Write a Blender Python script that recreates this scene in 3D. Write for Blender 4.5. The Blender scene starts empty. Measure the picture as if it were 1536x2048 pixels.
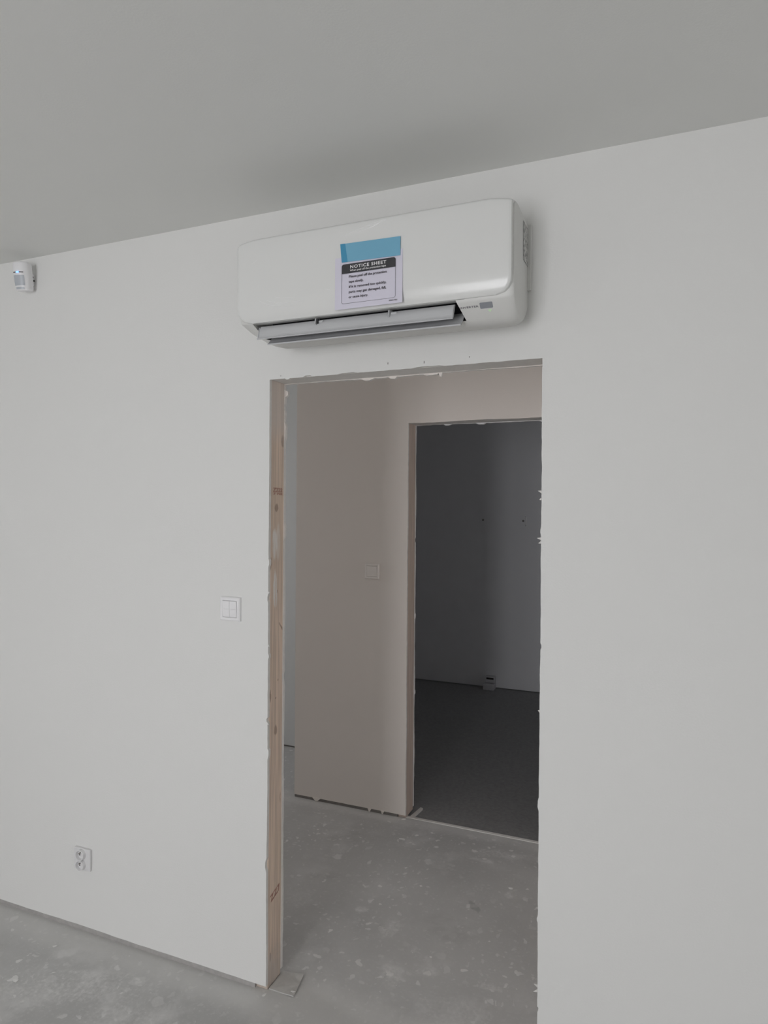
import bpy, bmesh, math, random
from mathutils import Vector, Matrix
from mathutils.geometry import tessellate_polygon

S = bpy.context.scene
COL = S.collection
rnd = random.Random(7)

# ------------------------------------------------------------------ camera
YAW, PITCH, ROLL, FPX = math.radians(22.6009), math.radians(-0.238), math.radians(0.4202), 1327.167
f = Vector((-math.sin(YAW) * math.cos(PITCH), math.cos(YAW) * math.cos(PITCH), math.sin(PITCH)))
r0 = Vector((math.cos(YAW), math.sin(YAW), 0)); u0 = r0.cross(f)
rt = r0 * math.cos(ROLL) + u0 * math.sin(ROLL); up = -r0 * math.sin(ROLL) + u0 * math.cos(ROLL)
cd = bpy.data.cameras.new('camera'); cam = bpy.data.objects.new('camera', cd); COL.objects.link(cam)
cd.sensor_fit = 'VERTICAL'; cd.sensor_height = 24.0; cd.lens = FPX * 24.0 / 2048
cd.clip_start = 0.02
M3 = Matrix((rt, up, -f)).transposed()
cam.matrix_world = Matrix.Translation((0, -1.8919, 1.6159)) @ M3.to_4x4()
S.camera = cam

# ------------------------------------------------------------------ world and light
w = bpy.data.worlds.new('overcast_sky'); S.world = w; w.use_nodes = True
bg = w.node_tree.nodes['Background']
bg.inputs[0].default_value = (1.0, 0.985, 1.0, 1); bg.inputs[1].default_value = 0.15; w.cycles.sampling_method = 'NONE'
S.view_settings.view_transform = 'Standard'; S.view_settings.look = 'None'
S.view_settings.exposure = 0.0; S.view_settings.gamma = 1.0; S.view_settings.use_curve_mapping = False
S.cycles.max_bounces = 7; S.cycles.diffuse_bounces = 6; S.cycles.glossy_bounces = 2; S.cycles.use_light_tree = True; S.cycles.use_adaptive_sampling = True; S.cycles.adaptive_threshold = 0.1; S.cycles.adaptive_min_samples = 16; S.cycles.use_denoising = True
S.cycles.caustics_reflective = False; S.cycles.caustics_refractive = False

def area_light(name, loc, rot, sx, sy, watts):
    L = bpy.data.lights.new(name, 'AREA'); L.shape = 'RECTANGLE'; L.size = sx; L.size_y = sy
    L.energy = watts; L.color = (0.975, 0.97, 1.0)
    o = bpy.data.objects.new(name, L); COL.objects.link(o); o.location = loc; o.rotation_euler = rot
    return o

# room dimensions (metres): wall with the doorway is the plane y = 0
H = 2.6
RX0, RX1, RY0 = -3.7, 1.45, -4.7                      # living room
WX0, WX1, WZ0, WZ1 = -1.90, -0.50, 0.08, 2.25        # balcony window in the rear wall
XL, XR, HD, T = -1.2026, -0.3088, 2.0438, 0.1073     # doorway in the front wall
D, XC, XI, HD2, T2 = 1.3491, -1.8811, -1.2158, 2.0654, 0.1303   # hall wall and its doorway
E, F = 4.0888, 2.0101                                 # storeroom rear wall, side passage wall
HX0, HX1 = -4.3, 2.3
HWY0, HWY1 = 0.75, 1.15                               # added opening for fill light at the passage end, out of view
area_light('window_daylight', ((WX0 + WX1) / 2, RY0 - .118, (WZ0 + WZ1) / 2), (math.radians(90), 0, 0), WX1 - WX0, WZ1 - WZ0, 87)
area_light('passage_fill', (HX0 - .098, (HWY0 + HWY1) / 2, 1.55), (0, math.radians(-90), 0), .5, HWY1 - HWY0, 18)  # added light out of view, brightens the passage wall strip
area_light('hall_fill', (HX1 + .098, .75, 1.45), (0, math.radians(90), 0), 1.3, .8, 12)  # added fill: the doorway alone leaves the hall too dark
area_light('storeroom_fill', (HX1 + .098, 2.9, 1.5), (0, math.radians(90), 0), 1.2, 1.2, 3.0)  # added fill for the room beyond the hall, its window is made up

# ------------------------------------------------------------------ materials
def newmat(name):
    m = bpy.data.materials.new(name); m.use_nodes = True
    return m, m.node_tree, m.node_tree.nodes['Principled BSDF']

def N(nt, t, **kw):
    n = nt.nodes.new(t)
    for k, v in kw.items():
        if k.startswith('i_'):
            n.inputs[int(k[2:]) if k[2:].isdigit() else k[2:]].default_value = v
        else:
            setattr(n, k, v)
    return n

def math_(nt, op, a, b=None, c=None, clamp=False):
    n = nt.nodes.new('ShaderNodeMath'); n.operation = op; n.use_clamp = clamp
    for i, v in enumerate((a, b, c)):
        if v is None: continue
        if isinstance(v, (int, float)): n.inputs[i].default_value = v
        else: nt.links.new(v, n.inputs[i])
    return n.outputs[0]

def mix(nt, fac, a, b):
    n = nt.nodes.new('ShaderNodeMix'); n.data_type = 'RGBA'
    for s, v in ((0, fac), (6, a), (7, b)):
        if isinstance(v, (int, float)): n.inputs[s].default_value = v
        elif isinstance(v, tuple): n.inputs[s].default_value = (*v, 1)
        else: nt.links.new(v, n.inputs[s])
    return n.outputs[2]

def ramp(nt, v, lo, hi):
    n = nt.nodes.new('ShaderNodeMapRange'); n.clamp = True; n.interpolation_type = 'SMOOTHSTEP'
    nt.links.new(v, n.inputs[0]); n.inputs[1].default_value = lo; n.inputs[2].default_value = hi
    return n.outputs[0]

def noise(nt, co, scale, detail=3, rough=.5):
    n = N(nt, 'ShaderNodeTexNoise'); n.inputs['Scale'].default_value = scale
    n.inputs['Detail'].default_value = detail; n.inputs['Roughness'].default_value = rough
    nt.links.new(co, n.inputs['Vector']); return n.outputs[0]

def bump(nt, bsdf, h, strength, dist):
    b = N(nt, 'ShaderNodeBump'); b.inputs['Strength'].default_value = strength; b.inputs['Distance'].default_value = dist
    nt.links.new(h, b.inputs['Height']); nt.links.new(b.outputs[0], bsdf.inputs['Normal'])

def objco(nt):
    return N(nt, 'ShaderNodeTexCoord').outputs['Object']

def paint(name, col, tex=.25, rough=.75, mottling=.03):
    m, nt, b = newmat(name); co = objco(nt)
    d = N(nt, 'ShaderNodeBsdfDiffuse'); d.inputs['Color'].default_value = (*col, 1)
    nt.links.new(d.outputs[0], nt.nodes['Material Output'].inputs['Surface']); nt.nodes.remove(b)
    bump(nt, d, noise(nt, co, 190, 2), tex, .0012)
    return m

def plain(name, col, rough=.4, spec=.5, metal=0, emis=None, es=0, grain=.0):
    m, nt, b = newmat(name)
    if grain:
        co = objco(nt); v = noise(nt, co, 60, 3)
        c = mix(nt, v, tuple(x * (1 - grain) for x in col), tuple(min(1, x * (1 + grain)) for x in col))
        nt.links.new(c, b.inputs['Base Color'])
    else:
        b.inputs['Base Color'].default_value = (*col, 1)
    b.inputs['Roughness'].default_value = rough; b.inputs['Specular IOR Level'].default_value = spec
    b.inputs['Metallic'].default_value = metal
    if emis:
        m.cycles.emission_sampling = 'NONE'
        b.inputs['Emission Color'].default_value = (*emis, 1); b.inputs['Emission Strength'].default_value = es
    return m

def ellipse_mask(nt, U, V, u, v, ru, rv, ang=0.0, soft=.5):
    """1 inside an ellipse of the (U, V) plane, fading over 'soft'"""
    du = math_(nt, 'SUBTRACT', U, u); dv = math_(nt, 'SUBTRACT', V, v)
    c, s = math.cos(ang), math.sin(ang)
    a = math_(nt, 'ADD', math_(nt, 'MULTIPLY', du, c / ru), math_(nt, 'MULTIPLY', dv, s / ru))
    b = math_(nt, 'ADD', math_(nt, 'MULTIPLY', du, -s / rv), math_(nt, 'MULTIPLY', dv, c / rv))
    d = math_(nt, 'ADD', math_(nt, 'MULTIPLY', a, a), math_(nt, 'MULTIPLY', b, b))
    n = nt.nodes.new('ShaderNodeMapRange'); n.clamp = True; n.interpolation_type = 'SMOOTHSTEP'
    nt.links.new(d, n.inputs[0]); n.inputs[1].default_value = 1 + soft; n.inputs[2].default_value = 1 - soft
    return n.outputs[0]

def concrete_mat():
    m, nt, b = newmat('raw_concrete'); co = objco(nt)
    big = noise(nt, co, 1.1, 4, .6); mid = noise(nt, co, 6, 5, .62); fine = noise(nt, co, 70, 4, .6)
    c = mix(nt, ramp(nt, big, .32, .68), (.43, .427, .418), (.53, .527, .516))
    c = mix(nt, math_(nt, 'MULTIPLY', ramp(nt, mid, .5, .72), .6), c, (.60, .595, .585))
    c = mix(nt, math_(nt, 'MULTIPLY', ramp(nt, noise(nt, co, 3.1, 4, .6), .55, .75), .5), c, (.35, .347, .338))
    c = mix(nt, math_(nt, 'MULTIPLY', ramp(nt, fine, .52, .75), .35), c, (.65, .645, .635))
    # plaster splashes: roundish voronoi spots of random size, broken by noise
    warp = N(nt, 'ShaderNodeVectorMath', operation='ADD'); sc = N(nt, 'ShaderNodeVectorMath', operation='SCALE')
    nn = N(nt, 'ShaderNodeTexNoise'); nn.inputs['Scale'].default_value = 22; nn.inputs['Detail'].default_value = 3
    nt.links.new(co, nn.inputs['Vector']); nt.links.new(nn.outputs[1], sc.inputs[0]); sc.inputs['Scale'].default_value = .06
    nt.links.new(co, warp.inputs[0]); nt.links.new(sc.outputs[0], warp.inputs[1])
    dens = math_(nt, 'ADD', math_(nt, 'MULTIPLY', ramp(nt, noise(nt, co, 4.2, 3, .55), .40, .62), .95), .35)
    for scale, size, gain in ((7.5, .12, .75), (17, .16, .85), (38, .22, .5)):
        vo = N(nt, 'ShaderNodeTexVoronoi'); vo.voronoi_dimensions = '2D'; vo.inputs['Scale'].default_value = scale
        nt.links.new(warp.outputs[0], vo.inputs['Vector'])
        sp = N(nt, 'ShaderNodeSeparateColor'); nt.links.new(vo.outputs['Color'], sp.inputs[0])
        rad = math_(nt, 'MULTIPLY', math_(nt, 'POWER', sp.outputs[0], 2.2), size * 1.6)
        k = ramp(nt, math_(nt, 'SUBTRACT', rad, vo.outputs['Distance']), 0, .045)
        k = math_(nt, 'MULTIPLY', math_(nt, 'MULTIPLY', k, dens), math_(nt, 'MULTIPLY', sp.outputs[1], gain))
        c = mix(nt, k, c, (.77, .76, .745))
    xyz = N(nt, 'ShaderNodeSeparateXYZ'); nt.links.new(warp.outputs[0], xyz.inputs[0])
    X, Y = xyz.outputs[0], xyz.outputs[1]
    # spilled plaster, footprints and scuffs seen on the slab
    spots = [(-.69, 1.19, .10, .035, .2, .55), (-.74, 1.11, .05, .02, .1, .5), (-.95, .50, .035, .05, .3, .5), (-.95, .44, .03, .025, 0, .35),
             (-.85, .24, .04, .055, .4, .45), (-.74, .31, .04, .035, 0, .4), (-.52, .32, .035, .018, .3, .55), (-1.10, .55, .022, .02, 0, .5),
             (-.57, .89, .02, .03, 0, .4), (-.79, .38, .06, .014, -.6, .4), (-.60, .16, .12, .08, 0, .3), (-1.38, .52, .08, .08, 0, .22),
             (-1.72, -.19, .20, .07, .3, .35), (-1.90, -.27, .18, .10, .2, .38), (-1.56, -.27, .15, .06, .3, .3), (-1.98, -.12, .05, .02, .8, .3)]
    for (u, v, ru, rv, a, g) in spots:
        k = ellipse_mask(nt, X, Y, u + .03, v + .03, ru, rv, a, .75)
        k = math_(nt, 'MULTIPLY', math_(nt, 'MULTIPLY', k, g), ramp(nt, math_(nt, 'ADD', mid, math_(nt, 'MULTIPLY', fine, .6)), .6, 1.0))
        c = mix(nt, k, c, (.78, .77, .755))
    k = ellipse_mask(nt, X, Y, -.66, .77, .05, .012, -1.0, .6)
    c = mix(nt, math_(nt, 'MULTIPLY', k, .5), c, (.26, .26, .255))
    # fine plaster dust lying along the foot of the walls
    d0 = math_(nt, 'ABSOLUTE', math_(nt, 'SUBTRACT', Y, .03))
    k = math_(nt, 'MULTIPLY', math_(nt, 'SUBTRACT', 1.0, ramp(nt, d0, .05, .16)), .55)
    d1 = math_(nt, 'ABSOLUTE', math_(nt, 'SUBTRACT', Y, D + .03))
    k1 = math_(nt, 'MULTIPLY', math_(nt, 'SUBTRACT', 1.0, ramp(nt, d1, .02, .10)), .45)
    c = mix(nt, math_(nt, 'MAXIMUM', k, k1), c, (.66, .652, .635))
    nt.links.new(c, b.inputs['Base Color']); b.inputs['Roughness'].default_value = .62
    b.inputs['Specular IOR Level'].default_value = .35
    bump(nt, b, math_(nt, 'ADD', mid, math_(nt, 'MULTIPLY', fine, .35)), .25, .004)
    return m

def wood_mat(name, tint=(.74, .60, .495), marks=True):
    m, nt, b = newmat(name); co = objco(nt)
    mp = N(nt, 'ShaderNodeMapping'); mp.inputs['Scale'].default_value = (30, 30, 1.1); nt.links.new(co, mp.inputs[0])
    g = noise(nt, mp.outputs[0], 3.2, 5, .6)
    c = mix(nt, ramp(nt, g, .3, .72), tuple(x * .82 for x in tint), tuple(x * 1.12 for x in tint))
    c = mix(nt, math_(nt, 'MULTIPLY', ramp(nt, noise(nt, co, 2.2, 2), .4, .65), .3), c, (.60, .50, .39))
    if marks:
        wv = N(nt, 'ShaderNodeVectorMath', operation='ADD'); sc = N(nt, 'ShaderNodeVectorMath', operation='SCALE')
        nn = N(nt, 'ShaderNodeTexNoise'); nn.inputs['Scale'].default_value = 45; nt.links.new(co, nn.inputs['Vector'])
        nt.links.new(nn.outputs[1], sc.inputs[0]); sc.inputs['Scale'].default_value = .012
        nt.links.new(co, wv.inputs[0]); nt.links.new(sc.outputs[0], wv.inputs[1])
        xyz = N(nt, 'ShaderNodeSeparateXYZ'); nt.links.new(wv.outputs[0], xyz.inputs[0])
        Y, Z = xyz.outputs[1], xyz.outputs[2]; o = .006
        for (u, v, ru, rv, a) in [(.050, 1.618, .011, .014, .0), (.089, 1.847, .012, .019, 0), (.054, .861, .009, .018, 0), (.020, .985, .004, .02, 0),
                                  (.089, 1.203, .004, .010, .5), (.080, 1.215, .003, .014, .6), (.056, 1.335, .004, .007, 0), (.052, .972, .003, .004, 0),
                                  (.066, 1.03, .003, .004, 0), (.018, 1.43, .004, .02, 0), (.085, .62, .002, .02, 0), (.03, .10, .006, .016, 0)]:
            c = mix(nt, math_(nt, 'MULTIPLY', ellipse_mask(nt, Y, Z, u + o, v + o, ru, rv, a, .5), .62), c, (.27, .19, .145))
        rag = ramp(nt, noise(nt, mp.outputs[0], 7, 4, .65), .38, .52)
        for (u, v, ru, rv, a, gk) in [(.040, 1.495, .016, .05, 0, .85), (.062, 1.50, .012, .06, 0, .5), (.044, 1.35, .010, .055, 0, .95), (.046, 1.31, .013, .03, 0, .8), (.03, .06, .03, .08, .5, .25)]:
            k = math_(nt, 'MULTIPLY', ellipse_mask(nt, Y, Z, u + o, v + o, ru, rv, a, .45), rag)
            c = mix(nt, math_(nt, 'MULTIPLY', k, gk), c, (.80, .78, .75))
        # thin filler wiped over the top of the stud and dust at its foot
        k = math_(nt, 'MULTIPLY', ramp(nt, math_(nt, 'ADD', Z, math_(nt, 'MULTIPLY', noise(nt, co, 30, 3), .06)), 1.84, 1.96), .62)
        c = mix(nt, k, c, (.66, .62, .585))
        k = math_(nt, 'MULTIPLY', ramp(nt, math_(nt, 'ADD', math_(nt, 'MULTIPLY', Z, -1), math_(nt, 'MULTIPLY', noise(nt, co, 25, 3), .12)), -.10, .02), .5)
        c = mix(nt, k, c, (.45, .42, .39))
    nt.links.new(c, b.inputs['Base Color']); b.inputs['Roughness'].default_value = .75
    b.inputs['Specular IOR Level'].default_value = .2
    bump(nt, b, g, .25, .001)
    return m

M = {}
M['wall'] = paint('white_wall_paint', (.80, .80, .785))
M['ceil'] = paint('white_ceiling_paint', (.76, .765, .745), .2, .85)
M['hall'] = paint('warm_white_hall_paint', (.83, .782, .74))
M['passage'] = paint('cool_white_passage_paint', (.70, .71, .70))
M['store'] = paint('grey_store_plaster', (.84, .845, .865), .2, .8)
M['gypsum'] = plain('cut_gypsum', (.74, .725, .70), .9, .1, grain=.12)
M['filler'] = plain('rough_filler', (.72, .705, .68), .85, .15, grain=.06)
M['track'] = plain('dusty_base_track', (.26, .245, .235), .8, .2, grain=.2)
M['track_dusty'] = plain('dusty_bottom_plate', (.43, .415, .405), .85, .15, grain=.2)
M['concrete'] = concrete_mat()
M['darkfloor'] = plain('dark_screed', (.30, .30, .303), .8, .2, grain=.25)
M['wood'] = wood_mat('pine_stud')
M['wood2'] = wood_mat('pine_stud_hall', (.60, .50, .44), False)
M['ac'] = plain('white_gloss_plastic', (.78, .785, .77), .22, .5)
M['ac2'] = plain('white_satin_plastic', (.70, .70, .68), .42, .45)
M['flap'] = plain('pale_grey_plastic', (.56, .568, .58), .35, .5)
M['cavity'] = plain('dark_plastic', (.03, .03, .035), .6, .3)
M['disp'] = plain('grey_display_window', (.29, .305, .33), .25, .5)
M['print'] = plain('dark_print', (.06, .06, .065), .6, .2)
M['print2'] = plain('faded_print', (.16, .15, .17), .6, .2)
M['paper'] = plain('white_paper', (.72, .70, .80), .7, .25)
M['whiteprint'] = plain('white_lettering', (.80, .80, .80), .7, .2)
M['tape'] = plain('blue_tape', (.19, .45, .62), .45, .4)
M['tape2'] = plain('blue_tape_folded', (.07, .31, .50), .45, .4)
M['film'] = plain('clear_film_crease', (.90, .90, .90), .12, .6)
M['switch'] = plain('white_switch_plastic', (.88, .875, .885), .3, .5)
M['switch_warm'] = plain('ivory_switch_plastic', (.88, .84, .805), .4, .4)
M['wire'] = plain('white_wire', (.95, .95, .95), .3, .5)
M['socket'] = plain('white_socket_plastic', (.78, .775, .78), .35, .5)
M['hole'] = plain('dark_hole', (.05, .045, .045), .8, .1)
M['brass'] = plain('earth_pin_metal', (.45, .42, .38), .35, .5, .9)
M['lens'] = plain('grey_sensor_lens', (.50, .53, .57), .35, .5)
M['led'] = plain('blue_led', (.2, .4, 1), .3, .5, 0, (.10, .28, 1.0), 3.2)
M['greenled'] = plain('green_led', (.45, .6, .4), .3, .5, 0, (.45, .8, .35), .35)
M['redink'] = plain('faded_red_ink', (.50, .29, .24), .8, .1)
M['stone'] = plain('grey_sheet_scrap', (.54, .53, .51), .8, .2, grain=.12)
M['flake'] = plain('white_plaster_flake', (.72, .71, .69), .85, .1, grain=.06)
M['window'] = plain('white_window_frame', (.78, .78, .78), .4, .5)
M['boxplastic'] = plain('grey_box_plastic', (.62, .62, .64), .5, .4)
def label_mat():
    m, nt, b = newmat('rating_label_print'); co = objco(nt)
    v = noise(nt, co, 95, 3, .6)
    c = mix(nt, ramp(nt, v, .46, .56), (.60, .60, .58), (.26, .26, .255)); nt.links.new(c, b.inputs['Base Color'])
    b.inputs['Roughness'].default_value = .5
    return m
M['label'] = label_mat()

# ------------------------------------------------------------------ helpers
def link(name, bm, mat, parent=None, smooth=False):
    me = bpy.data.meshes.new(name); bmesh.ops.recalc_face_normals(bm, faces=bm.faces[:]); bm.to_mesh(me); bm.free()
    me.materials.append(M[mat] if isinstance(mat, str) else mat)
    o = bpy.data.objects.new(name, me); COL.objects.link(o)
    if parent: o.parent = parent
    if smooth:
        for p in me.polygons: p.use_smooth = True
        try: me.set_sharp_from_angle(angle=math.radians(38))
        except Exception: pass
    return o

def empty(name, loc=(0, 0, 0), rot=(0, 0, 0)):
    o = bpy.data.objects.new(name, None); COL.objects.link(o); o.location = loc; o.rotation_euler = rot
    o.empty_display_size = .05
    return o

def tag(o, label, cat, group=None, kind=None):
    o['label'] = label; o['category'] = cat
    if group: o['group'] = group
    if kind: o['kind'] = kind
    return o

def box(bm, x0, x1, y0, y1, z0, z1, bev=0, seg=2):
    vs = [bm.verts.new((x, y, z)) for x in (x0, x1) for y in (y0, y1) for z in (z0, z1)]
    fs = [bm.faces.new([vs[i] for i in q]) for q in ((0, 1, 3, 2), (4, 6, 7, 5), (0, 4, 5, 1), (2, 3, 7, 6), (0, 2, 6, 4), (1, 5, 7, 3))]
    if bev:
        es = {e for fc in fs for e in fc.edges}
        bmesh.ops.bevel(bm, geom=list(es), offset=bev, segments=seg, profile=.5, affect='EDGES')
    return bm

def bx(*a, **k):
    return box(bmesh.new(), *a, **k)

def prism(bm, pts, a0, a1, axis='y'):
    """outline (u, v) swept between a0 and a1; axis y: (u, a, v); axis x: (a, u, v); axis z: (u, v, a)"""
    def P(u, v, a):
        return (u, a, v) if axis == 'y' else ((a, u, v) if axis == 'x' else (u, v, a))
    A = [bm.verts.new(P(u, v, a0)) for u, v in pts]; B = [bm.verts.new(P(u, v, a1)) for u, v in pts]
    n = len(pts)
    for t in tessellate_polygon([[Vector((u, v, 0)) for u, v in pts]]):
        for L in (A, B):
            try: bm.faces.new([L[i] for i in t])
            except ValueError: pass
    for i in range(n):
        j = (i + 1) % n; bm.faces.new((A[i], A[j], B[j], B[i]))
    return bm

def tube(bm, pts, r, seg=8, cap=True):
    pts = [Vector(p) for p in pts]; rings = []
    for i, p in enumerate(pts):
        d = (pts[min(i + 1, len(pts) - 1)] - pts[max(i - 1, 0)]).normalized()
        a = d.cross(Vector((.3, .2, 1)) if abs(d.z) < .9 else Vector((1, 0, 0))).normalized(); b = d.cross(a)
        rr = r[i] if isinstance(r, (list, tuple)) else r
        rings.append([bm.verts.new(p + (a * math.cos(t) + b * math.sin(t)) * rr) for t in [2 * math.pi * k / seg for k in range(seg)]])
    for A, B in zip(rings, rings[1:]):
        for k in range(seg): bm.faces.new((A[k], A[(k + 1) % seg], B[(k + 1) % seg], B[k]))
    if cap: bm.faces.new(rings[0]); bm.faces.new(rings[-1])
    return bm

def lathe(bm, prof, cx, cz, seg=32, closed=False):
    """profile [(radius, y)] turned about an axis parallel to y through (cx, cz)"""
    rings = []
    for r, y in prof:
        rings.append([bm.verts.new((cx + r * math.cos(2 * math.pi * k / seg), y, cz + r * math.sin(2 * math.pi * k / seg))) for k in range(seg)])
    for A, B in zip(rings, rings[1:]):
        for k in range(seg): bm.faces.new((A[k], A[(k + 1) % seg], B[(k + 1) % seg], B[k]))
    bm.faces.new(rings[0]); bm.faces.new(rings[-1])
    return bm

def rrect(x0, x1, z0, z1, r, n=6, rs=None):
    rs = rs or (r, r, r, r); out = []
    for (cx, cz, a, rr) in ((x1 - rs[0], z0 + rs[0], -90, rs[0]), (x1 - rs[1], z1 - rs[1], 0, rs[1]), (x0 + rs[2], z1 - rs[2], 90, rs[2]), (x0 + rs[3], z0 + rs[3], 180, rs[3])):
        if rr <= 0: out.append((cx, cz)); continue
        for k in range(n + 1):
            t = math.radians(a + 90 * k / n); out.append((cx + rr * math.cos(t), cz + rr * math.sin(t)))
    return out

def text_mesh(name, body, size, mat, parent, mtx, spacing=1.0, bold=0.0, width=None, depth=.0002, align='LEFT'):
    cu = bpy.data.curves.new('t', 'FONT'); cu.body = body; cu.size = size; cu.offset = bold; cu.extrude = depth
    cu.space_character = spacing; cu.align_x = align; cu.resolution_u = 3
    ob = bpy.data.objects.new('t', cu); COL.objects.link(ob)
    me = bpy.data.meshes.new_from_object(ob.evaluated_get(bpy.context.evaluated_depsgraph_get()))
    bpy.data.objects.remove(ob); bpy.data.curves.remove(cu)
    me.name = name
    if width:
        xs = [v.co.x for v in me.vertices]; k = width / (max(xs) - min(xs))
        for v in me.vertices: v.co.x *= k
    me.transform(mtx); me.materials.clear(); me.materials.append(M[mat])
    o = bpy.data.objects.new(name, me); COL.objects.link(o); o.parent = parent
    return o

def frame_mtx(origin, xdir, ydir):
    x = Vector(xdir).normalized(); y = Vector(ydir).normalized(); z = x.cross(y)
    m = Matrix((x, y, z)).transposed().to_4x4(); m.translation = Vector(origin)
    return m

def ragged(p0, p1, amp, step, seed, chips=()):
    """broken line from p0 to p1 (2-D) wandering sideways by amp; chips = (t, depth, width)"""
    g = random.Random(seed); p0 = Vector(p0); p1 = Vector(p1); d = p1 - p0; L = d.length; d.normalize(); n = Vector((-d.y, d.x))
    ph = [(g.uniform(.5, 3.0), g.uniform(0, 6.28), g.uniform(.3, 1)) for _ in range(4)] + [(g.uniform(8, 22), g.uniform(0, 6.28), g.uniform(.15, .4)) for _ in range(4)]
    ts = [i / max(1, round(L / step)) for i in range(1, max(1, round(L / step)))]
    for t, dep, wd in chips:
        k = wd / L / 2; ts += [t - k, t - k * .3, t + k * .4, t + k]
    out = []
    for t in sorted(set(ts)):
        s = t * L; v = sum(a * math.sin(2 * math.pi * fr * s + q) for fr, q, a in ph) / 2.2 * amp + g.uniform(-.35, .35) * amp
        v *= min(1, s / .05, (L - s) / .05)
        for tc, dep, wd in chips:
            if abs(t - tc) <= wd / L / 2 * .6: v += dep
        out.append(tuple(p0 + d * s + n * v))
    return out

# ------------------------------------------------------------------ partition wall with a raw doorway
def partition(name, x0, x1, y0, th, xl, xr, hd, mats, wood, seed, gap, label, amp=.0010, chips=({}, {}), steps=(), stepm=.018):
    root = empty(name, ((x0 + x1) / 2, y0, 0)); tag(root, label, 'wall', kind='structure')
    inv = Matrix.Translation(-root.location)
    bt = .0125
    def add(nm, bm, mat, lab=None):
        bmesh.ops.transform(bm, matrix=inv, verts=bm.verts[:])
        o = link(nm, bm, mat, root)
        if lab: o['label'] = lab
        return o
    for side, (ya, yb, mat) in enumerate(((y0, y0 + bt, mats[0]), (y0 + th - bt, y0 + th, mats[1]))):
        ch = chips[side]; sg = seed + 50 * side
        a = amp * (1 if side == 0 else 1.35)
        pts = [(x0, gap), ]
        for (sx, sz) in (steps if side == 0 else ()): pts += [(sx, pts[-1][1]), (sx + .004, sz)]
        pts += ragged((pts[-1][0], pts[-1][1]), (xl, gap), .0012, .03, sg) if not steps or side else []
        pts += [(xl, gap)]
        pts += ragged((xl, gap), (xl, hd), a, stepm, sg + 1, ch.get('l', ())) + [(xl, hd)]
        pts += ragged((xl, hd), (xr, hd), a * 1.1, stepm, sg + 2, ch.get('t', ())) + [(xr, hd)]
        pts += ragged((xr, hd), (xr, gap), a, stepm, sg + 3, ch.get('r', ())) + [(xr, gap)]
        pts += [(x1, gap), (x1, H), (x0, H)]
        bm = prism(bmesh.new(), pts, ya, yb)
        o = add('plasterboard', bm, mat)
        # raw gypsum shows on the cut edges
        o.data.materials.append(M['gypsum'])
        for p in o.data.polygons:
            if abs(p.normal.y) < .5:
                c = p.center + root.location
                if xl - .05 < c.x < xr + .05 or c.z < .05: p.material_index = 1
    e = .0015
    add('stud', bx(xl - .045, xl - e, y0 + bt, y0 + th - bt, 0, H, bev=.0012, seg=1), wood, 'bare pine stud exposed in the raw door jamb')
    add('stud', bx(xr + e, xr + .045, y0 + bt, y0 + th - bt, 0, H, bev=.0012, seg=1), wood)
    add('header', bx(xl, xr, y0 + bt, y0 + th - bt, hd + .002, hd + .10), 'filler', 'grey filled underside of the raw door head')
    add('base_track', bx(x0, xl - .045, y0 + .004, y0 + th - .006, 0, .045), 'track' if seed != 11 else 'track_dusty')
    add('base_track', bx(xr + .045, x1, y0 + .006, y0 + th - .006, 0, .045), 'track')
    return root

front = partition('wall_front', RX0, RX1, 0, T, XL, XR, HD, ('wall', 'hall'), 'wood', 11, .019,
    'white painted plasterboard wall around the raw doorway under the air conditioner',
    chips=({'l': [(.44, .004, .02), (.545, -.003, .02), (.64, .003, .03), (.70, -.003, .03), (.385, -.004, .05), (.2, .004, .05)],
            't': [(.075, -.004, .02), (.16, .004, .05), (.32, .003, .10), (.62, .003, .15)],
            'r': [(.24, -.002, .02), (.40, .003, .02), (.62, -.003, .04), (.905, .003, .02), (.78, -.002, .02)]},
           {'l': [(.985, -.012, .03), (.96, .004, .03), (.92, -.006, .08), (.75, -.004, .08), (.5, .003, .05)],
            't': [(.35, -.005, .05), (.45, -.006, .03), (.63, -.012, .012), (.60, -.004, .06)], 'r': []}))
hallw = partition('wall_hall', XC, HX1, D, T2, XI, XI + .89, HD2, ('hall', 'store'), 'wood2', 31, .016,
    'warm grey hall wall seen through the doorway with a second raw door opening', amp=.0012,
    chips=({}, {'l': [(.3, -.004, .03), (.5, -.004, .05), (.7, .004, .03)], 't': [(.2, -.006, .05), (.4, -.006, .08), (.75, -.006, .03)]}))

# plaster lips hanging over the hall floor gap
for (x, wd, hh) in ((-1.74, .05, .026), (-1.42, .02, .02), (-1.345, .018, .02)):
    pts = [(x - wd / 2, .018), (x + wd / 2, .018), (x + wd * .1, .0015), (x - wd * .12, .001)]
    link('plaster_lip', prism(bmesh.new(), [(u - hallw.location.x, v) for u, v in pts], -.004, .012), 'hall', hallw)
# paint tears standing off the doorway edges
def tear(x, z, dx, dz, wd=.004):
    pts = [(x, z - wd), (x + dx, z + dz), (x, z + wd)]
    link('paint_tear', prism(bmesh.new(), [(u - front.location.x, v) for u, v in pts], -.0006, .0012), 'filler', front)
for a in ((XR, 1.668, -.010, .003), (XR, 1.648, -.006, -.002), (XR, 1.536, -.012, .002), (XR, 1.526, -.008, -.003), (XR, .275, -.010, .004), (XR, .262, -.012, -.006),
          (XL, 1.16, .006, -.004), (XL, 1.335, .005, .0), (XL, .90, .005, -.006), (XR, 1.05, -.005, 0.003)):
    tear(*a)
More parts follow.
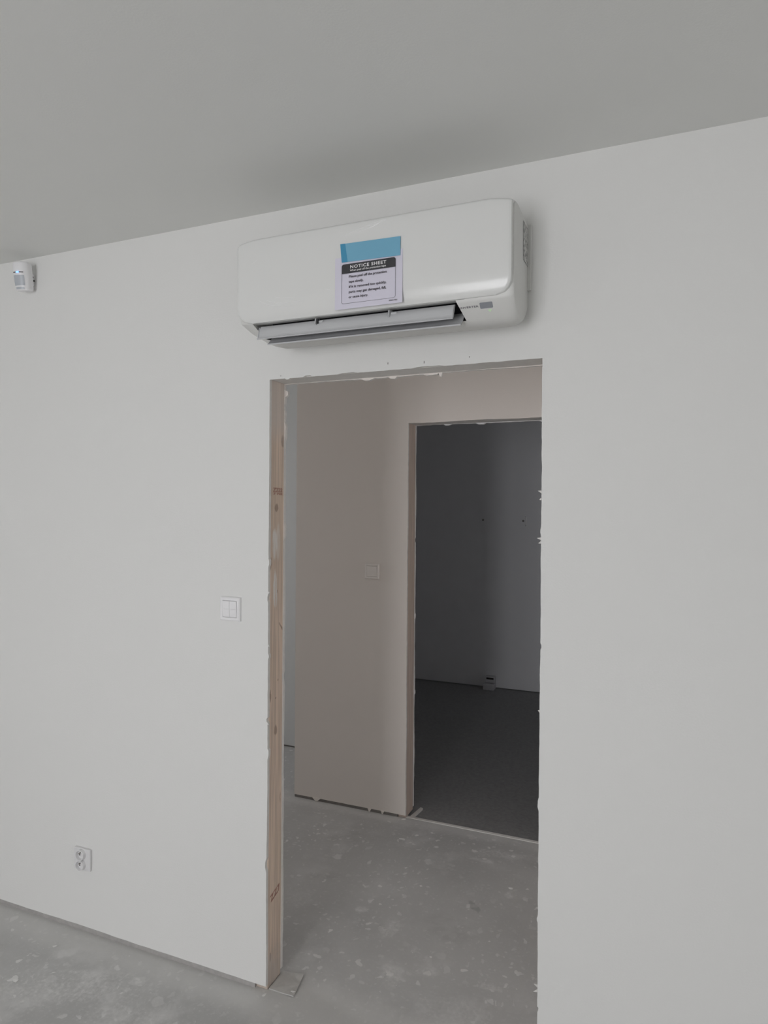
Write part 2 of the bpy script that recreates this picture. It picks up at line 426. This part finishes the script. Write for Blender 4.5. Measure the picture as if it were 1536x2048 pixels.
# pencil and nail marks above the doorway
for (x, z, l) in ((-.778, 2.062, .006), (-.66, 2.056, .007), (-1.16, 2.052, .003), (-.52, 2.062, .004)):
    link('nail_mark', bx(x - .0012 - front.location.x, x + .0012 - front.location.x, -.0006, .001, z, z + l), 'track', front)

# ------------------------------------------------------------------ floor, ceiling, remaining walls
def struct(name, bm, mat, label, cat):
    return tag(link(name, bm, mat), label, cat, kind='structure')

struct('floor', bx(HX0 - .1, HX1 + .1, RY0 - .12, D + .016, -.12, 0), 'concrete', 'dusty raw concrete floor with plaster splashes, running through the doorway', 'floor')
struct('floor_passage', bx(HX0 - .1, XC, D + .016, F + .1, -.12, 0), 'concrete', 'raw concrete floor of the side passage left of the hall wall', 'floor')
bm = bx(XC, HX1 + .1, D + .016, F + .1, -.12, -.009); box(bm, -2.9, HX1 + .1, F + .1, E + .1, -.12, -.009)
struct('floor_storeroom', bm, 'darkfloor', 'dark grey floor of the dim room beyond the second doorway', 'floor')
thr = struct('trim_1', bx(XI - .02, XI + .91, D + .014, D + .034, -.012, .003, bev=.002), 'filler', 'thin pale ridge of filler across the threshold of the second doorway', 'trim')
struct('ceiling', bx(HX0 - .1, HX1 + .1, RY0 - .12, E + .1, H, H + .12), 'ceil', 'plain matt white ceiling', 'ceiling')
struct('wall_left', bx(RX0 - .12, RX0, RY0 - .12, 0, 0, H), 'wall', 'white side wall of the living room, left of the motion detector', 'wall')
bm = bmesh.new()
for a in ((0, .35, -.01, H), (.35, 1.15, -.01, .8), (.35, 1.15, 2.1, H), (1.15, 2.3, -.01, H), (2.3, 3.5, -.01, .9), (2.3, 3.5, 2.1, H), (3.5, E + .1, -.01, H)): box(bm, HX1, HX1 + .1, *a)
struct('wall_hall_right', bm, 'hall', 'far right end wall of the hall and the dim room', 'wall')
struct('wall_hall_side', bx(RX1 + .1, HX1, 0, T, 0, H), 'hall', 'short hall wall beyond the right corner of the living room', 'wall')
struct('wall_right', bx(RX1, RX1 + .1, RY0 - .12, T, 0, H), 'wall', 'white side wall on the right of the living room', 'wall')
bm = bmesh.new()
for a in ((RX0, WX0, 0, H), (WX1, RX1, 0, H), (WX0, WX1, 0, WZ0), (WX0, WX1, WZ1, H)): box(bm, a[0], a[1], RY0 - .12, RY0, a[2], a[3])
struct('wall_back', bm, 'wall', 'white wall with the balcony window behind the viewer', 'wall')
win = empty('window_1', ((WX0 + WX1) / 2, RY0 - .06, WZ0)); tag(win, 'white framed balcony window that lights the room', 'window', kind='structure')
def wbar(nm, x0, x1, z0, z1):
    c = win.location
    link(nm, bx(x0 - c.x, x1 - c.x, -.035, .035, z0 - c.z, z1 - c.z, bev=.004, seg=1), 'window', win)
wbar('frame', WX0, WX1, WZ0, WZ0 + .07); wbar('frame', WX0, WX1, WZ1 - .07, WZ1); wbar('frame', WX0, WX0 + .07, WZ0 + .07, WZ1 - .07); wbar('frame', WX1 - .07, WX1, WZ0 + .07, WZ1 - .07)
wbar('mullion', (WX0 + WX1) / 2 - .05, (WX0 + WX1) / 2 + .05, WZ0 + .07, WZ1 - .07)
def fill_window(name, x, y0, y1, z0, z1, label):  # unseen frames built around the added fill lights
    r = empty(name, (x, (y0 + y1) / 2, z0)); tag(r, label, 'window', kind='structure'); h = (y1 - y0) / 2; t = z1 - z0; b = .04
    for a in ((-h, h, 0, b), (-h, h, t - b, t), (-h, -h + b, b, t - b), (h - b, h, b, t - b)): link('frame', bx(-.025, .025, *a, bev=.003, seg=1), 'window', r)
fill_window('fill_window_hall', HX1 + .05, .35, 1.15, .8, 2.1, 'white frame added around the fill light at the right end of the hall')
fill_window('fill_window_storeroom', HX1 + .05, 2.3, 3.5, .9, 2.1, 'white frame added around the fill light in the right wall of the room beyond the hall')
fill_window('fill_window_passage', HX0 - .05, HWY0, HWY1, 1.3, 1.8, 'small white frame added around the fill light at the end of the side passage')
# passage and storeroom shell
bm = bmesh.new()
for a in ((T, HWY0, 0, H), (HWY1, F, 0, H), (HWY0, HWY1, 0, 1.3), (HWY0, HWY1, 1.8, H)): box(bm, HX0 - .1, HX0, a[0], a[1], a[2], a[3])
struct('wall_passage_end', bm, 'passage', 'end wall of the side passage with an opening for the added fill light', 'wall')
struct('wall_passage', bx(HX0 - .1, XC, F, F + .1, .012, H), 'passage', 'pale wall strip of the side passage just left of the hall wall corner', 'wall')
struct('gap_strip_passage', bx(HX0, XC, F + .008, F + .09, 0, .012), 'track', 'dark strip in the gap along the foot of the pale passage wall', 'trim')  # solid dark strip set into the gap under the wall
struct('wall_corner', bx(XC, XC + .1, D + T2, F + .1, -.009, H), 'store', 'side wall of the dim room beyond the second doorway', 'wall')
struct('wall_storeroom_left', bx(-2.9, -2.8, F + .1, E, -.009, H), 'store', 'left side wall of the dim room behind the passage wall', 'wall')
struct('wall_storeroom', bx(-2.9, HX1, E, E + .1, -.002, H), 'store', 'bare grey rear wall of the dim room beyond the second doorway', 'wall')
struct('wall_hall_left', bx(HX0 - .1, RX0, 0, T, 0, H), 'passage', 'short wall closing the passage beside the living room', 'wall')

# ------------------------------------------------------------------ air conditioner
AX0, AX1 = -1.187, -.351
ac = empty('air_conditioner', ((AX0 + AX1) / 2, 0, 2.113))
tag(ac, 'white split air conditioner with open louvres mounted on the wall above the doorway', 'air conditioner')
AO = ac.location.copy(); AINV = Matrix.Translation(-AO)
def acpart(nm, bm, mat, parent=None, smooth=False, lab=None):
    bmesh.ops.transform(bm, matrix=AINV, verts=bm.verts[:])
    o = link(nm, bm, mat, parent or ac, smooth)
    if lab: o['label'] = lab
    return o
top = [(-.001, 2.425), (-.15, 2.425), (-.172, 2.421), (-.186, 2.408), (-.192, 2.39)]
low = [(-.192, 2.170), (-.188, 2.163), (-.150, 2.126), (-.136, 2.117), (-.118, 2.1135), (-.08, 2.1185), (-.045, 2.136), (-.018, 2.160), (-.004, 2.176), (-.001, 2.19)]
full = top + low
CUTT, CUTB = -.506, -.482       # slanted right end of the air outlet
def xcut_r(y, z):
    k = (2.170 - z) / (2.170 - 2.1135) if y < -.1 else 1.0
    return CUTT + (CUTB - CUTT) * max(0, min(1, k))
def xcut_l(y, z):
    k = (2.170 - z) / (2.170 - 2.1135) if y < -.1 else 1.0
    return -1.142 + .022 * max(0, min(1, k))
def lift(x):
    """the underside sweeps up towards both ends, much more on the left"""
    d, e = x - AX0, AX1 - x
    return .050 * max(0, 1 - d / .10) ** 1.4 + .010 * max(0, 1 - e / .03) ** 1.6
def loft(bm, prof, stations):
    """profile swept through stations (x or x(y, z), inset)"""
    cy = -.09; cz = 2.27; R = []
    for x, sh in stations:
        ring = []
        for (y, z) in prof:
            xx = x(y, z) if callable(x) else x
            d = Vector((cy - y, cz - z)); k = sh / d.length
            yy = y if y > -.002 else y + d.x * k
            wgt = max(0, min(1, (2.176 - z) / .0625))
            ring.append(bm.verts.new((xx, yy, z + d.y * k + lift(xx) * wgt)))
        R.append(ring)
    n = len(prof)
    for A, B in zip(R, R[1:]):
        for k in range(n): bm.faces.new((A[k], A[(k + 1) % n], B[(k + 1) % n], B[k]))
    for L in (R[0], R[-1]):
        for t in tessellate_polygon([[Vector((y, z, 0)) for y, z in prof]]): bm.faces.new([L[i] for i in t])
bm = bmesh.new()
loft(bm, full, [(xcut_r, 0), (AX1 - .03, 0), (AX1 - .018, 0), (AX1 - .010, 0), (AX1 - .004, .0018), (AX1 - .001, .005), (AX1, .009)])
loft(bm, full, [(xcut_l, 0), (AX0 + .030, 0), (AX0 + .018, 0), (AX0 + .010, 0), (AX0 + .004, .0018), (AX0 + .001, .005), (AX0, .009)])
mid_prof = top + [(-.192, 2.172), (-.170, 2.172), (-.100, 2.20), (-.075, 2.17), (-.090, 2.132), (-.138, 2.128), (-.151, 2.1265)] + low[2:]
loft(bm, mid_prof, [(-1.142, 0), (-1.125, 0), (-1.107, 0), (-1.088, 0), (-.482, 0)])
casing = acpart('casing', bm, 'ac2', smooth=True)
bm = bmesh.new(); prism(bm, [(-.171, 2.1715), (-.100, 2.1985), (-.0765, 2.17), (-.0895, 2.133), (-.0885, 2.134), (-.0775, 2.17), (-.1, 2.197)], -1.141, -.484, 'x')
acpart('outlet_cavity', bm, 'cavity', lab='dark inside of the open air outlet')
# glossy front panel: a grid whose rows follow the profile
rows = []
for k in range(7): t = k / 6 * math.pi / 2; rows.append((-.178 - .034 * math.sin(t), 2.4255 - .014 * (1 - math.cos(t))))
rows += [(-.2125, 2.39), (-.213, 2.34), (-.213, 2.28), (-.2128, 2.235), (-.212, 2.215), (-.2095, 2.200), (-.206, 2.188), (-.202, 2.179), (-.1975, 2.1725)]
PX0, PX1, PB = AX0 - .001, AX1 - .004, 2.1725
def panel_xr(z, r):
    dz = z - PB
    return 0 if dz >= r else r - math.sqrt(max(0, r * r - (r - dz) ** 2))
us = [0, .004, .010, .018, .03, .045, .065, .09, .13, .2, .3, .4, .5, .6, .7, .8, .87, .91, .935, .955, .97, .982, .990, .996, 1]
bm = bmesh.new(); G = []
for (y, z) in rows:
    ins = panel_xr(z, .040); xa, xb = PX0 + ins, PX1 - ins; row = []
    for u in us:
        x = xa + (xb - xa) * u; dx = min(x - xa, xb - x)
        dl = min(x - PX0, PX1 - x)
        rr = .012 if x < -.8 else .005
        yy = y + (rr * .5 * (1 - dx / rr) ** 2 if dx < rr else 0)
        zz = z - ((.011 * (1 - dl / .075) ** 2) if (dl < .075 and z > 2.40) else 0)
        row.append(bm.verts.new((x, min(yy, -.178), zz)))
    G.append(row)
for A, B in zip(G, G[1:]):
    for k in range(len(us) - 1): bm.faces.new((A[k], A[k + 1], B[k + 1], B[k]))
loop = G[0] + [g[-1] for g in G[1:]] + G[-1][-2::-1] + [g[0] for g in G[-2:0:-1]]
back = [bm.verts.new((v.co.x, -.176 if v.co.z > 2.405 else -.190, v.co.z)) for v in loop]
for i in range(len(loop)):
    j = (i + 1) % len(loop); bm.faces.new((loop[i], loop[j], back[j], back[i]))
panel = acpart('front_panel', bm, 'ac', smooth=True)
# louvres
def louvre(nm, prof, x0, x1, th, mat='flap'):
    """curved blade swept along x"""
    bm = bmesh.new(); a = []; b = []
    for i, (y, z) in enumerate(prof):
        p = Vector(prof[max(i - 1, 0)]); q = Vector(prof[min(i + 1, len(prof) - 1)]); d = (q - p).normalized(); n = Vector((-d.y, d.x))
        a.append((y + n.x * th / 2, z + n.y * th / 2)); b.append((y - n.x * th / 2, z - n.y * th / 2))
    prism(bm, a + b[::-1], x0, x1, 'x')
    bmesh.ops.bevel(bm, geom=[e for e in bm.edges if abs((e.verts[0].co - e.verts[1].co).x) < .001 and e.calc_length() > .001 and len(e.link_faces) == 2 and e.calc_face_angle(0) > .8], offset=.0008, segments=1, affect='EDGES')
    return acpart(nm, bm, mat, smooth=True)
l1 = louvre('louvre', [(-.176, 2.164), (-.185, 2.157), (-.190, 2.146), (-.1915, 2.135), (-.194, 2.1275), (-.199, 2.1235)], -1.122, -.512, .0042)
l2 = louvre('louvre', [(-.130, 2.152), (-.150, 2.135), (-.165, 2.120), (-.173, 2.113), (-.179, 2.110)], -1.098, -.4955, .0040)
for x in (-.925, -.696):
    bm = bmesh.new(); prism(bm, [(-.170, 2.170), (-.196, 2.166), (-.200, 2.150), (-.190, 2.146), (-.182, 2.158)], x - .0015, x + .0015, 'x')
    acpart('louvre_bracket', bm, 'flap')
    bm = tube(bmesh.new(), [(x + .004, -.186, 2.158), (x + .020, -.186, 2.158)], .0040, 12)
    acpart('louvre_pivot', bm, 'flap', smooth=True)
    bm = bx(x - .004 if x > -.8 else x + .002, x + .001 if x > -.8 else x + .007, -.1935, -.188, 2.152, 2.166)
    acpart('louvre_notch', bm, 'cavity')
for x in (-1.120, -.5135):
    bm = bmesh.new(); prism(bm, [(-.174, 2.166), (-.188, 2.160), (-.1945, 2.146), (-.1985, 2.126), (-.190, 2.128), (-.180, 2.148)], x - .0012, x + .0012, 'x')
    acpart('louvre_end', bm, 'flap')
# display window, lettering and lamp on the sloping lower right corner
sl_o = Vector((0, -.188, 2.163)); sl_u = Vector((0, -.038, .037)).normalized()     # up the slope
def slope(x, s, off=.0006):   # s metres below the top of the slope
    p = sl_o - sl_u * s; n = Vector((0, -.037, -.038)).normalized()
    return Vector((x, p.y, p.z)) + n * off
mt = frame_mtx(slope(0, 0, 0), (1, 0, 0), sl_u)
def slope_plate(nm, pts, th, mat):
    bm = prism(bmesh.new(), pts, 0, th, 'z'); bmesh.ops.transform(bm, matrix=mt, verts=bm.verts[:])
    return acpart(nm, bm, mat)
slope_plate('display_window', rrect(-.4435, -.4095, -.0215, -.004, .0025), .0007, 'disp')
slope_plate('status_lamp', rrect(-.4235, -.4145, -.0285, -.0265, .0009), .0006, 'greenled')
slope_plate('status_lamp', rrect(-.4215, -.4165, -.0315, -.0300, .0007), .0006, 'greenled')
text_mesh('lettering', 'INVERTER', .0072, 'print2', ac, AINV @ frame_mtx(slope(-.4985, .0155), (1, 0, 0), sl_u), 1.1, .00012, .0505, .0001)
# seam of the outlet bottom tray, side label and wall plate
bm = bx(-.3505, -.3497, -.076, -.008, 2.300, 2.405); acpart('rating_label', bm, 'label', lab='grey printed rating label on the right side of the casing')
acpart('mounting_plate', bx(AX1 - .02, AX1 + .010, -.012, -.0005, 2.235, 2.42, bev=.001, seg=1), 'ac2')
# creases of the clear protection film still on the panel
def crease(pts, r=.0009):
    p = [Vector((a, -.2125 + (.0025 if b < 2.205 else 0) + (.006 if b > 2.412 else 0) + (.004 if b < 2.195 else 0), b)) for a, b in pts]
    acpart('film_crease', tube(bmesh.new(), p, [r * .3] + [r] * (len(p) - 2) + [r * .3], 6), 'film', smooth=True)
crease([(-.824, 2.384), (-.785, 2.395), (-.748, 2.400), (-.71, 2.404)]); crease([(-.79, 2.386), (-.745, 2.394), (-.70, 2.409)], .0007); crease([(-.76, 2.402), (-.72, 2.408), (-.695, 2.4105)], .0006)
crease([(-1.143, 2.336), (-1.125, 2.349), (-1.105, 2.361)], .0007)
crease([(-1.112, 2.236), (-1.078, 2.218), (-1.04, 2.209), (-.985, 2.205)]); crease([(-1.085, 2.233), (-1.05, 2.220), (-1.01, 2.216), (-.96, 2.218)], .0008); crease([(-1.07, 2.243), (-1.03, 2.232), (-.985, 2.23)], .0006)
crease([(-.90, 2.245), (-.875, 2.238), (-.858, 2.241)], .0006)

# ------------------------------------------------------------------ notice sheet and tape on the panel
YS = -.2136
ns = empty('notice_sheet', (-.751, YS, 2.17)); tag(ns, 'white paper notice sheet with a black heading taped to the air conditioner front', 'notice')
NO = ns.location.copy(); NINV = Matrix.Translation(-NO)
def nspart(nm, bm, mat, lab=None):
    bmesh.ops.transform(bm, matrix=NINV, verts=bm.verts[:]); o = link(nm, bm, mat, ns)
    if lab: o['label'] = lab
    return o
bm = bmesh.new(); n = 14
A = []
for i in range(n + 1):                      # the sheet follows the panel and lifts a little at its foot
    z = 2.322 - .146 * i / n; y = YS - .0004 - .0016 * (i / n) ** 3
    A.append([bm.verts.new((x, y - dy, z)) for dy in (0, .0003) for x in (-.853, -.649)])
for a, b in zip(A, A[1:]):
    bm.faces.new((a[0], a[1], b[1], b[0])); bm.faces.new((a[2], a[3], b[3], b[2])); bm.faces.new((a[0], a[2], b[2], b[0])); bm.faces.new((a[1], a[3], b[3], b[1]))
bm.faces.new((A[0][0], A[0][1], A[0][3], A[0][2])); bm.faces.new((A[-1][0], A[-1][1], A[-1][3], A[-1][2]))
nspart('paper', bm, 'paper')
YP = YS - .0022
fx0, fx1, fz0, fz1 = -.832, -.669, 2.191, 2.3015
bm = bmesh.new(); prism(bm, rrect(fx0, fx1, fz1 - .0265, fz1, 0, 6, (0, .007, .007, 0)), YP, YP - .0002); nspart('heading_band', bm, 'print', 'black band with white heading')
o_ = rrect(fx0, fx1, fz0, fz1 - .02, 0, 6, (.006, 0, 0, .006)); i_ = rrect(fx0 + .0009, fx1 - .0009, fz0 + .0009, fz1 - .02, 0, 6, (.0055, 0, 0, .0055))
bm = bmesh.new(); VO = [bm.verts.new((u, YP, v)) for u, v in o_]; VI = [bm.verts.new((u, YP, v)) for u, v in i_]
for k in range(len(VO)): j = (k + 1) % len(VO); bm.faces.new((VO[k], VO[j], VI[j], VI[k]))
nspart('printed_border', bm, 'print2')
def line(txt, x, z, size, mat, width, bold=.00015, sp=1.0):
    return text_mesh('printed_text', txt, size, mat, ns, NINV @ frame_mtx((x, YP - .0004, z), (1, 0, 0), (0, 0, 1)), sp, bold, width, .0001)
line('NOTICE SHEET', -.806, fz1 - .0135, .0122, 'whiteprint', .109, .0003, 1.15)
line('When peel off the protection tape', -.806, fz1 - .0218, .0075, 'whiteprint', .109, .0001)
for k, (t, wd) in enumerate((('Please peel off the protection', .114), ('tape slowly.', .045), ('If it is removed too quickly,', .113), ('parts may get damaged, fall,', .113), ('or cause injury.', .059))):
    line(t, -.8095, 2.2625 - k * .0143, .0093, 'print2', wd, .00028)
line('ZB01761', -.688, 2.1835, .0046, 'print2', .025, .0002)
tp = empty('tape_strip', (-.745, YS - .0028, 2.306)); tag(tp, 'blue adhesive tape strip holding the notice sheet to the air conditioner', 'tape')
TI = Matrix.Translation(-tp.location)
def tppart(nm, pts, y0, y1, mat, lab=None):
    bm = prism(bmesh.new(), pts, y0, y1); bmesh.ops.transform(bm, matrix=TI, verts=bm.verts[:]); o = link(nm, bm, mat, tp)
    if lab: o['label'] = lab
tppart('strip', [(-.831, 2.3075), (-.6555, 2.304), (-.655, 2.3555), (-.836, 2.3595)], YS - .0024, YS - .0028, 'tape')
tppart('folded_end', [(-.8315, 2.3073), (-.8135, 2.3077), (-.8215, 2.3592), (-.8365, 2.3597)], YS - .0028, YS - .0033, 'tape2', 'darker doubled-over end of the blue tape')

# ------------------------------------------------------------------ switches and sockets
def switch(label, x, y, z, rockers, wd=.081, grp=None, mat='switch'):
    r = empty('light_switch', (x, y, z)); tag(r, label, 'light switch', grp)
    bm = bmesh.new(); a = wd / 2; i = .0285; dpt = .011
    # bevelled frame with a square hole
    R = [[(-a, 0), (a, 0)], ]
    def ring(h, yy): return [bm.verts.new((sx * h, yy, sz * h)) for sx, sz in ((-1, -1), (1, -1), (1, 1), (-1, 1))]
    rings = [ring(a, -.0003), ring(a, -.0075), ring(a - .0035, -dpt), ring(i + .001, -dpt), ring(i, -dpt + .0012), ring(i, -.005)]
    for A, B in zip(rings, rings[1:]):
        for k in range(4): bm.faces.new((A[k], A[(k + 1) % 4], B[(k + 1) % 4], B[k]))
    bm.faces.new(rings[0]); bm.faces.new(rings[-1])
    link('frame', bm, mat, r)
    g = .0006
    wid = (2 * i - g * (rockers + 1)) / rockers
    for k in range(rockers):
        x0 = -i + g + k * (wid + g); bm = bmesh.new()
        prism(bm, [(-.0048, -i + .0012), (-.0105, -i + .0012), (-.0128, 0), (-.0135, i - .0012), (-.0048, i - .0012)], x0, x0 + wid, 'x')
        bmesh.ops.bevel(bm, geom=[e for e in bm.edges if all(v.co.y < -.009 for v in e.verts)], offset=.0006, segments=1, affect='EDGES')
        link('rocker', bm, mat, r)
    return r
switch('white double rocker light switch on the wall left of the doorway', -1.3495, 0, 1.2725, 2)
switch('single rocker light switch on the hall wall seen through the doorway', -1.4135, D, 1.2855, 1, mat='switch_warm')

so = empty('power_socket', (-2.0135, 0, .2805)); tag(so, 'white double round power socket low on the wall left of the doorway', 'power socket')
bm = bx(-.0405, .0405, -.011, -.0003, -.0405, .0405, bev=.002); link('frame', bm, 'socket', so)
for cz in (.0195, -.0195):
    bm = lathe(bmesh.new(), [(.0198, -.010), (.0198, -.0235), (.0188, -.0245), (.0172, -.0245), (.0168, -.0235), (.0158, -.0135), (.0006, -.0135)], 0, cz, 40)
    well = link('socket_well', bm, 'socket', so, smooth=True)
    link('earth_pin', lathe(bmesh.new(), [(.0024, -.013), (.0024, -.024), (.0016, -.0265)], .0, cz + .0085, 12), 'brass', well, smooth=True)
    for hx in (-.0075, .0075):
        link('pin_hole', lathe(bmesh.new(), [(.0027, -.0134), (.0027, -.0140)], hx, cz - .003, 14), 'hole', well)

# ------------------------------------------------------------------ motion detector
ms = empty('motion_detector', (-2.302, -.036, 2.458), (math.radians(0), 0, 0))
tag(ms, 'small white alarm motion detector with a glowing blue light under the ceiling', 'motion detector')
tilt = Matrix.Rotation(math.radians(14), 4, 'Z') @ Matrix.Rotation(math.radians(10), 4, 'X')
tilt = Matrix.Translation((0, 0, .0)) @ tilt
def mspart(nm, bm, mat, par=None, smooth=False, tm=tilt):
    bmesh.ops.transform(bm, matrix=tm, verts=bm.verts[:]); return link(nm, bm, mat, par or ms, smooth)
def hull(bm, zs, wds, fr, bk=.016):
    """half-rounded housing: flat back, bowed front"""
    R = []
    for z, a, d in zip(zs, wds, fr):
        ring = [(a, bk), (a, -.004)] + [(a * math.cos(t), -.004 - (d - .004) * math.sin(t)) for t in [math.pi * k / 14 for k in range(1, 14)]] + [(-a, -.004), (-a, bk)]
        R.append([bm.verts.new((x, y, z)) for x, y in ring])
    n = len(R[0])
    for A, B in zip(R, R[1:]):
        for k in range(n): bm.faces.new((A[k], A[(k + 1) % n], B[(k + 1) % n], B[k]))
    bm.faces.new(R[0]); bm.faces.new(R[-1]); return bm
mspart('housing', hull(bmesh.new(), [0, .003, .012, .055, .058, .062, .098, .104, .106], [.025, .028, .0295, .031, .031, .031, .031, .029, .026], [.018, .022, .0255, .028, .029, .0295, .029, .027, .023]), 'switch', smooth=True)
def shellpatch(z0, z1, a0, a1, off, n=8):
    bm = bmesh.new(); out = []
    for yy in (off, off - .002):
        for z in (z0, z1):
            k = (z - .012) / .043; a = .0295 + .0015 * k; d = .0255 + .003 * k
            out.append([bm.verts.new(((a + yy) * math.cos(t), -.004 - (d - .004 + yy) * math.sin(t), z)) for t in [math.radians(a0 + (a1 - a0) * i / n) for i in range(n + 1)]])
    A, B, C_, D_ = out
    for P, Q in ((A, B), (C_, D_), (A, C_), (B, D_)):
        for i in range(n): bm.faces.new((P[i], P[i + 1], Q[i + 1], Q[i]))
    for i in (0, n): bm.faces.new((A[i], B[i], D_[i], C_[i]))
    return bm
mspart('lens', shellpatch(.018, .056, 48, 132, .0016), 'lens', smooth=True)
mspart('lower_lens', shellpatch(.005, .013, 55, 125, .0002), 'lens', smooth=True)
mspart('dark_slot', shellpatch(.0655, .0685, 50, 130, .0012), 'hole', smooth=True)
mspart('status_light', shellpatch(.0653, .0690, 80, 100, .0018), 'led', smooth=True, par=None)
mspart('wall_bracket', bx(-.013, .013, .010, .036, .030, .075, bev=.003), 'switch', tm=Matrix.Identity(4))
mspart('bracket_screw', tube(bmesh.new(), [(.012, .024, .060), (.016, .024, .060)], .0035, 10), 'hole', tm=Matrix.Identity(4))
mspart('bracket_screw', tube(bmesh.new(), [(.012, .030, .048), (.016, .030, .048)], .0030, 10), 'hole', tm=Matrix.Identity(4))

# ------------------------------------------------------------------ stamps on the pine stud (faded red ink, mirrored around the edge)
SX = XL - .0010
def stamp(txt, y, z, size, width, rot=0):
    u = Vector((0, math.cos(rot), math.sin(rot))); v = Vector((0, -math.sin(rot), math.cos(rot)))
    text_mesh('ink_stamp', txt, size, 'redink', front, Matrix.Translation(-front.location) @ frame_mtx((SX + .0008, y, z), u, v), 1.0, .0003, width, .0001)
stamp('Z222', .026, 1.672, .020, .060); stamp('7 722', .028, 1.662, .010, .058)
stamp('ZZ7', .030, .285, .032, .062, .28)

# ------------------------------------------------------------------ small things on the floors
sc_ = tag(link('sheet_scrap', prism(bmesh.new(), [(-1.2, .016), (-1.150, .0155), (-1.104, .0135), (-1.113, .065), (-1.123, .1165), (-1.16, .113), (-1.2005, .1085)], .0004, .0045, 'z'), 'stone'),
          'flat grey square scrap lying at the foot of the left door jamb', 'scrap')
for v in sc_.data.vertices:
    if v.co.x > -1.13: v.co.z += .0035
def flake(x, y, s, lab, rot, seed):
    g = random.Random(seed); k = g.randint(5, 7)
    pts = [(s * g.uniform(.6, 1.1) * math.cos(2 * math.pi * i / k), s * .55 * g.uniform(.6, 1.1) * math.sin(2 * math.pi * i / k)) for i in range(k)]
    bm = prism(bmesh.new(), pts, 0, s * .3, 'z')
    for v in bm.verts:
        if v.co.z > 0: v.co.z *= g.uniform(.4, 1.2)
    o = link('plaster_flake', bm, 'flake'); o.location = (x, y, .0003); o.rotation_euler = (0, 0, rot)
    return tag(o, lab, 'debris', 'plaster flakes on the floor')
flake(-2.040, -.107, .010, 'upright white plaster flake nearest the wall on the left floor', .9, 1)
flake(-2.012, -.289, .013, 'largest white plaster flake at the lower left of the floor', .5, 2)
flake(-1.115, .028, .008, 'tiny pale crumb on the grey scrap beside the door jamb', .2, 3)
bpy.data.objects['plaster_flake.002'].location.z = .0085
flake(-.575, .93, .012, 'white plaster crumb on the hall floor near the second threshold', .3, 5)
flake(-1.20, -.012, .009, 'pale crumb at the outer foot of the left door jamb', 1.2, 6)
flake(XI - .004, D - .012, .012, 'pale lump of filler at the foot of the inner door jamb', .7, 7)
tag(link('plaster_strip', prism(bmesh.new(), [(XI + .012, D + .02), (XI + .03, D + .018), (XI + .045, D + .15), (XI + .03, D + .155)], -.0087, .002, 'z'), 'filler'),
    'narrow pale plaster strip on the floor along the inner door jamb', 'debris')

# ------------------------------------------------------------------ storeroom fittings
jb = empty('floor_box', (-1.416, E - .052, -.009)); tag(jb, 'small grey box with a dark slot standing against the foot of the far dark wall', 'box')
link('lower_box', bx(-.050, .046, -.050, .050, 0, .052, bev=.004), 'boxplastic', jb)
link('upper_box', bx(-.040, .045, -.005, .050, .055, .115, bev=.004), 'boxplastic', jb)
link('dark_slot', bx(-.030, .036, -.0062, .0, .088, .104), 'hole', jb)
hk = tube(bmesh.new(), [(-.004, .03, .040), (.001, .012, .036), (.003, .010, .0), (.001, .012, -.034), (-.004, .03, -.038)], .006, 8)
hk = link('wire_loop', hk, 'wire', smooth=True); hk.location = (-1.1085, E - .03, 1.5175)
tag(hk, 'small white wire loop sticking out of the dark far wall', 'wire')
sw = bpy.data.objects['wall_storeroom']
for (x, z) in ((-1.503, 1.524), (-1.135, 1.520)):
    link('drill_hole', lathe(bmesh.new(), [(.010, E - .0008), (.010, E + .002)], x, z, 12), 'track', sw)
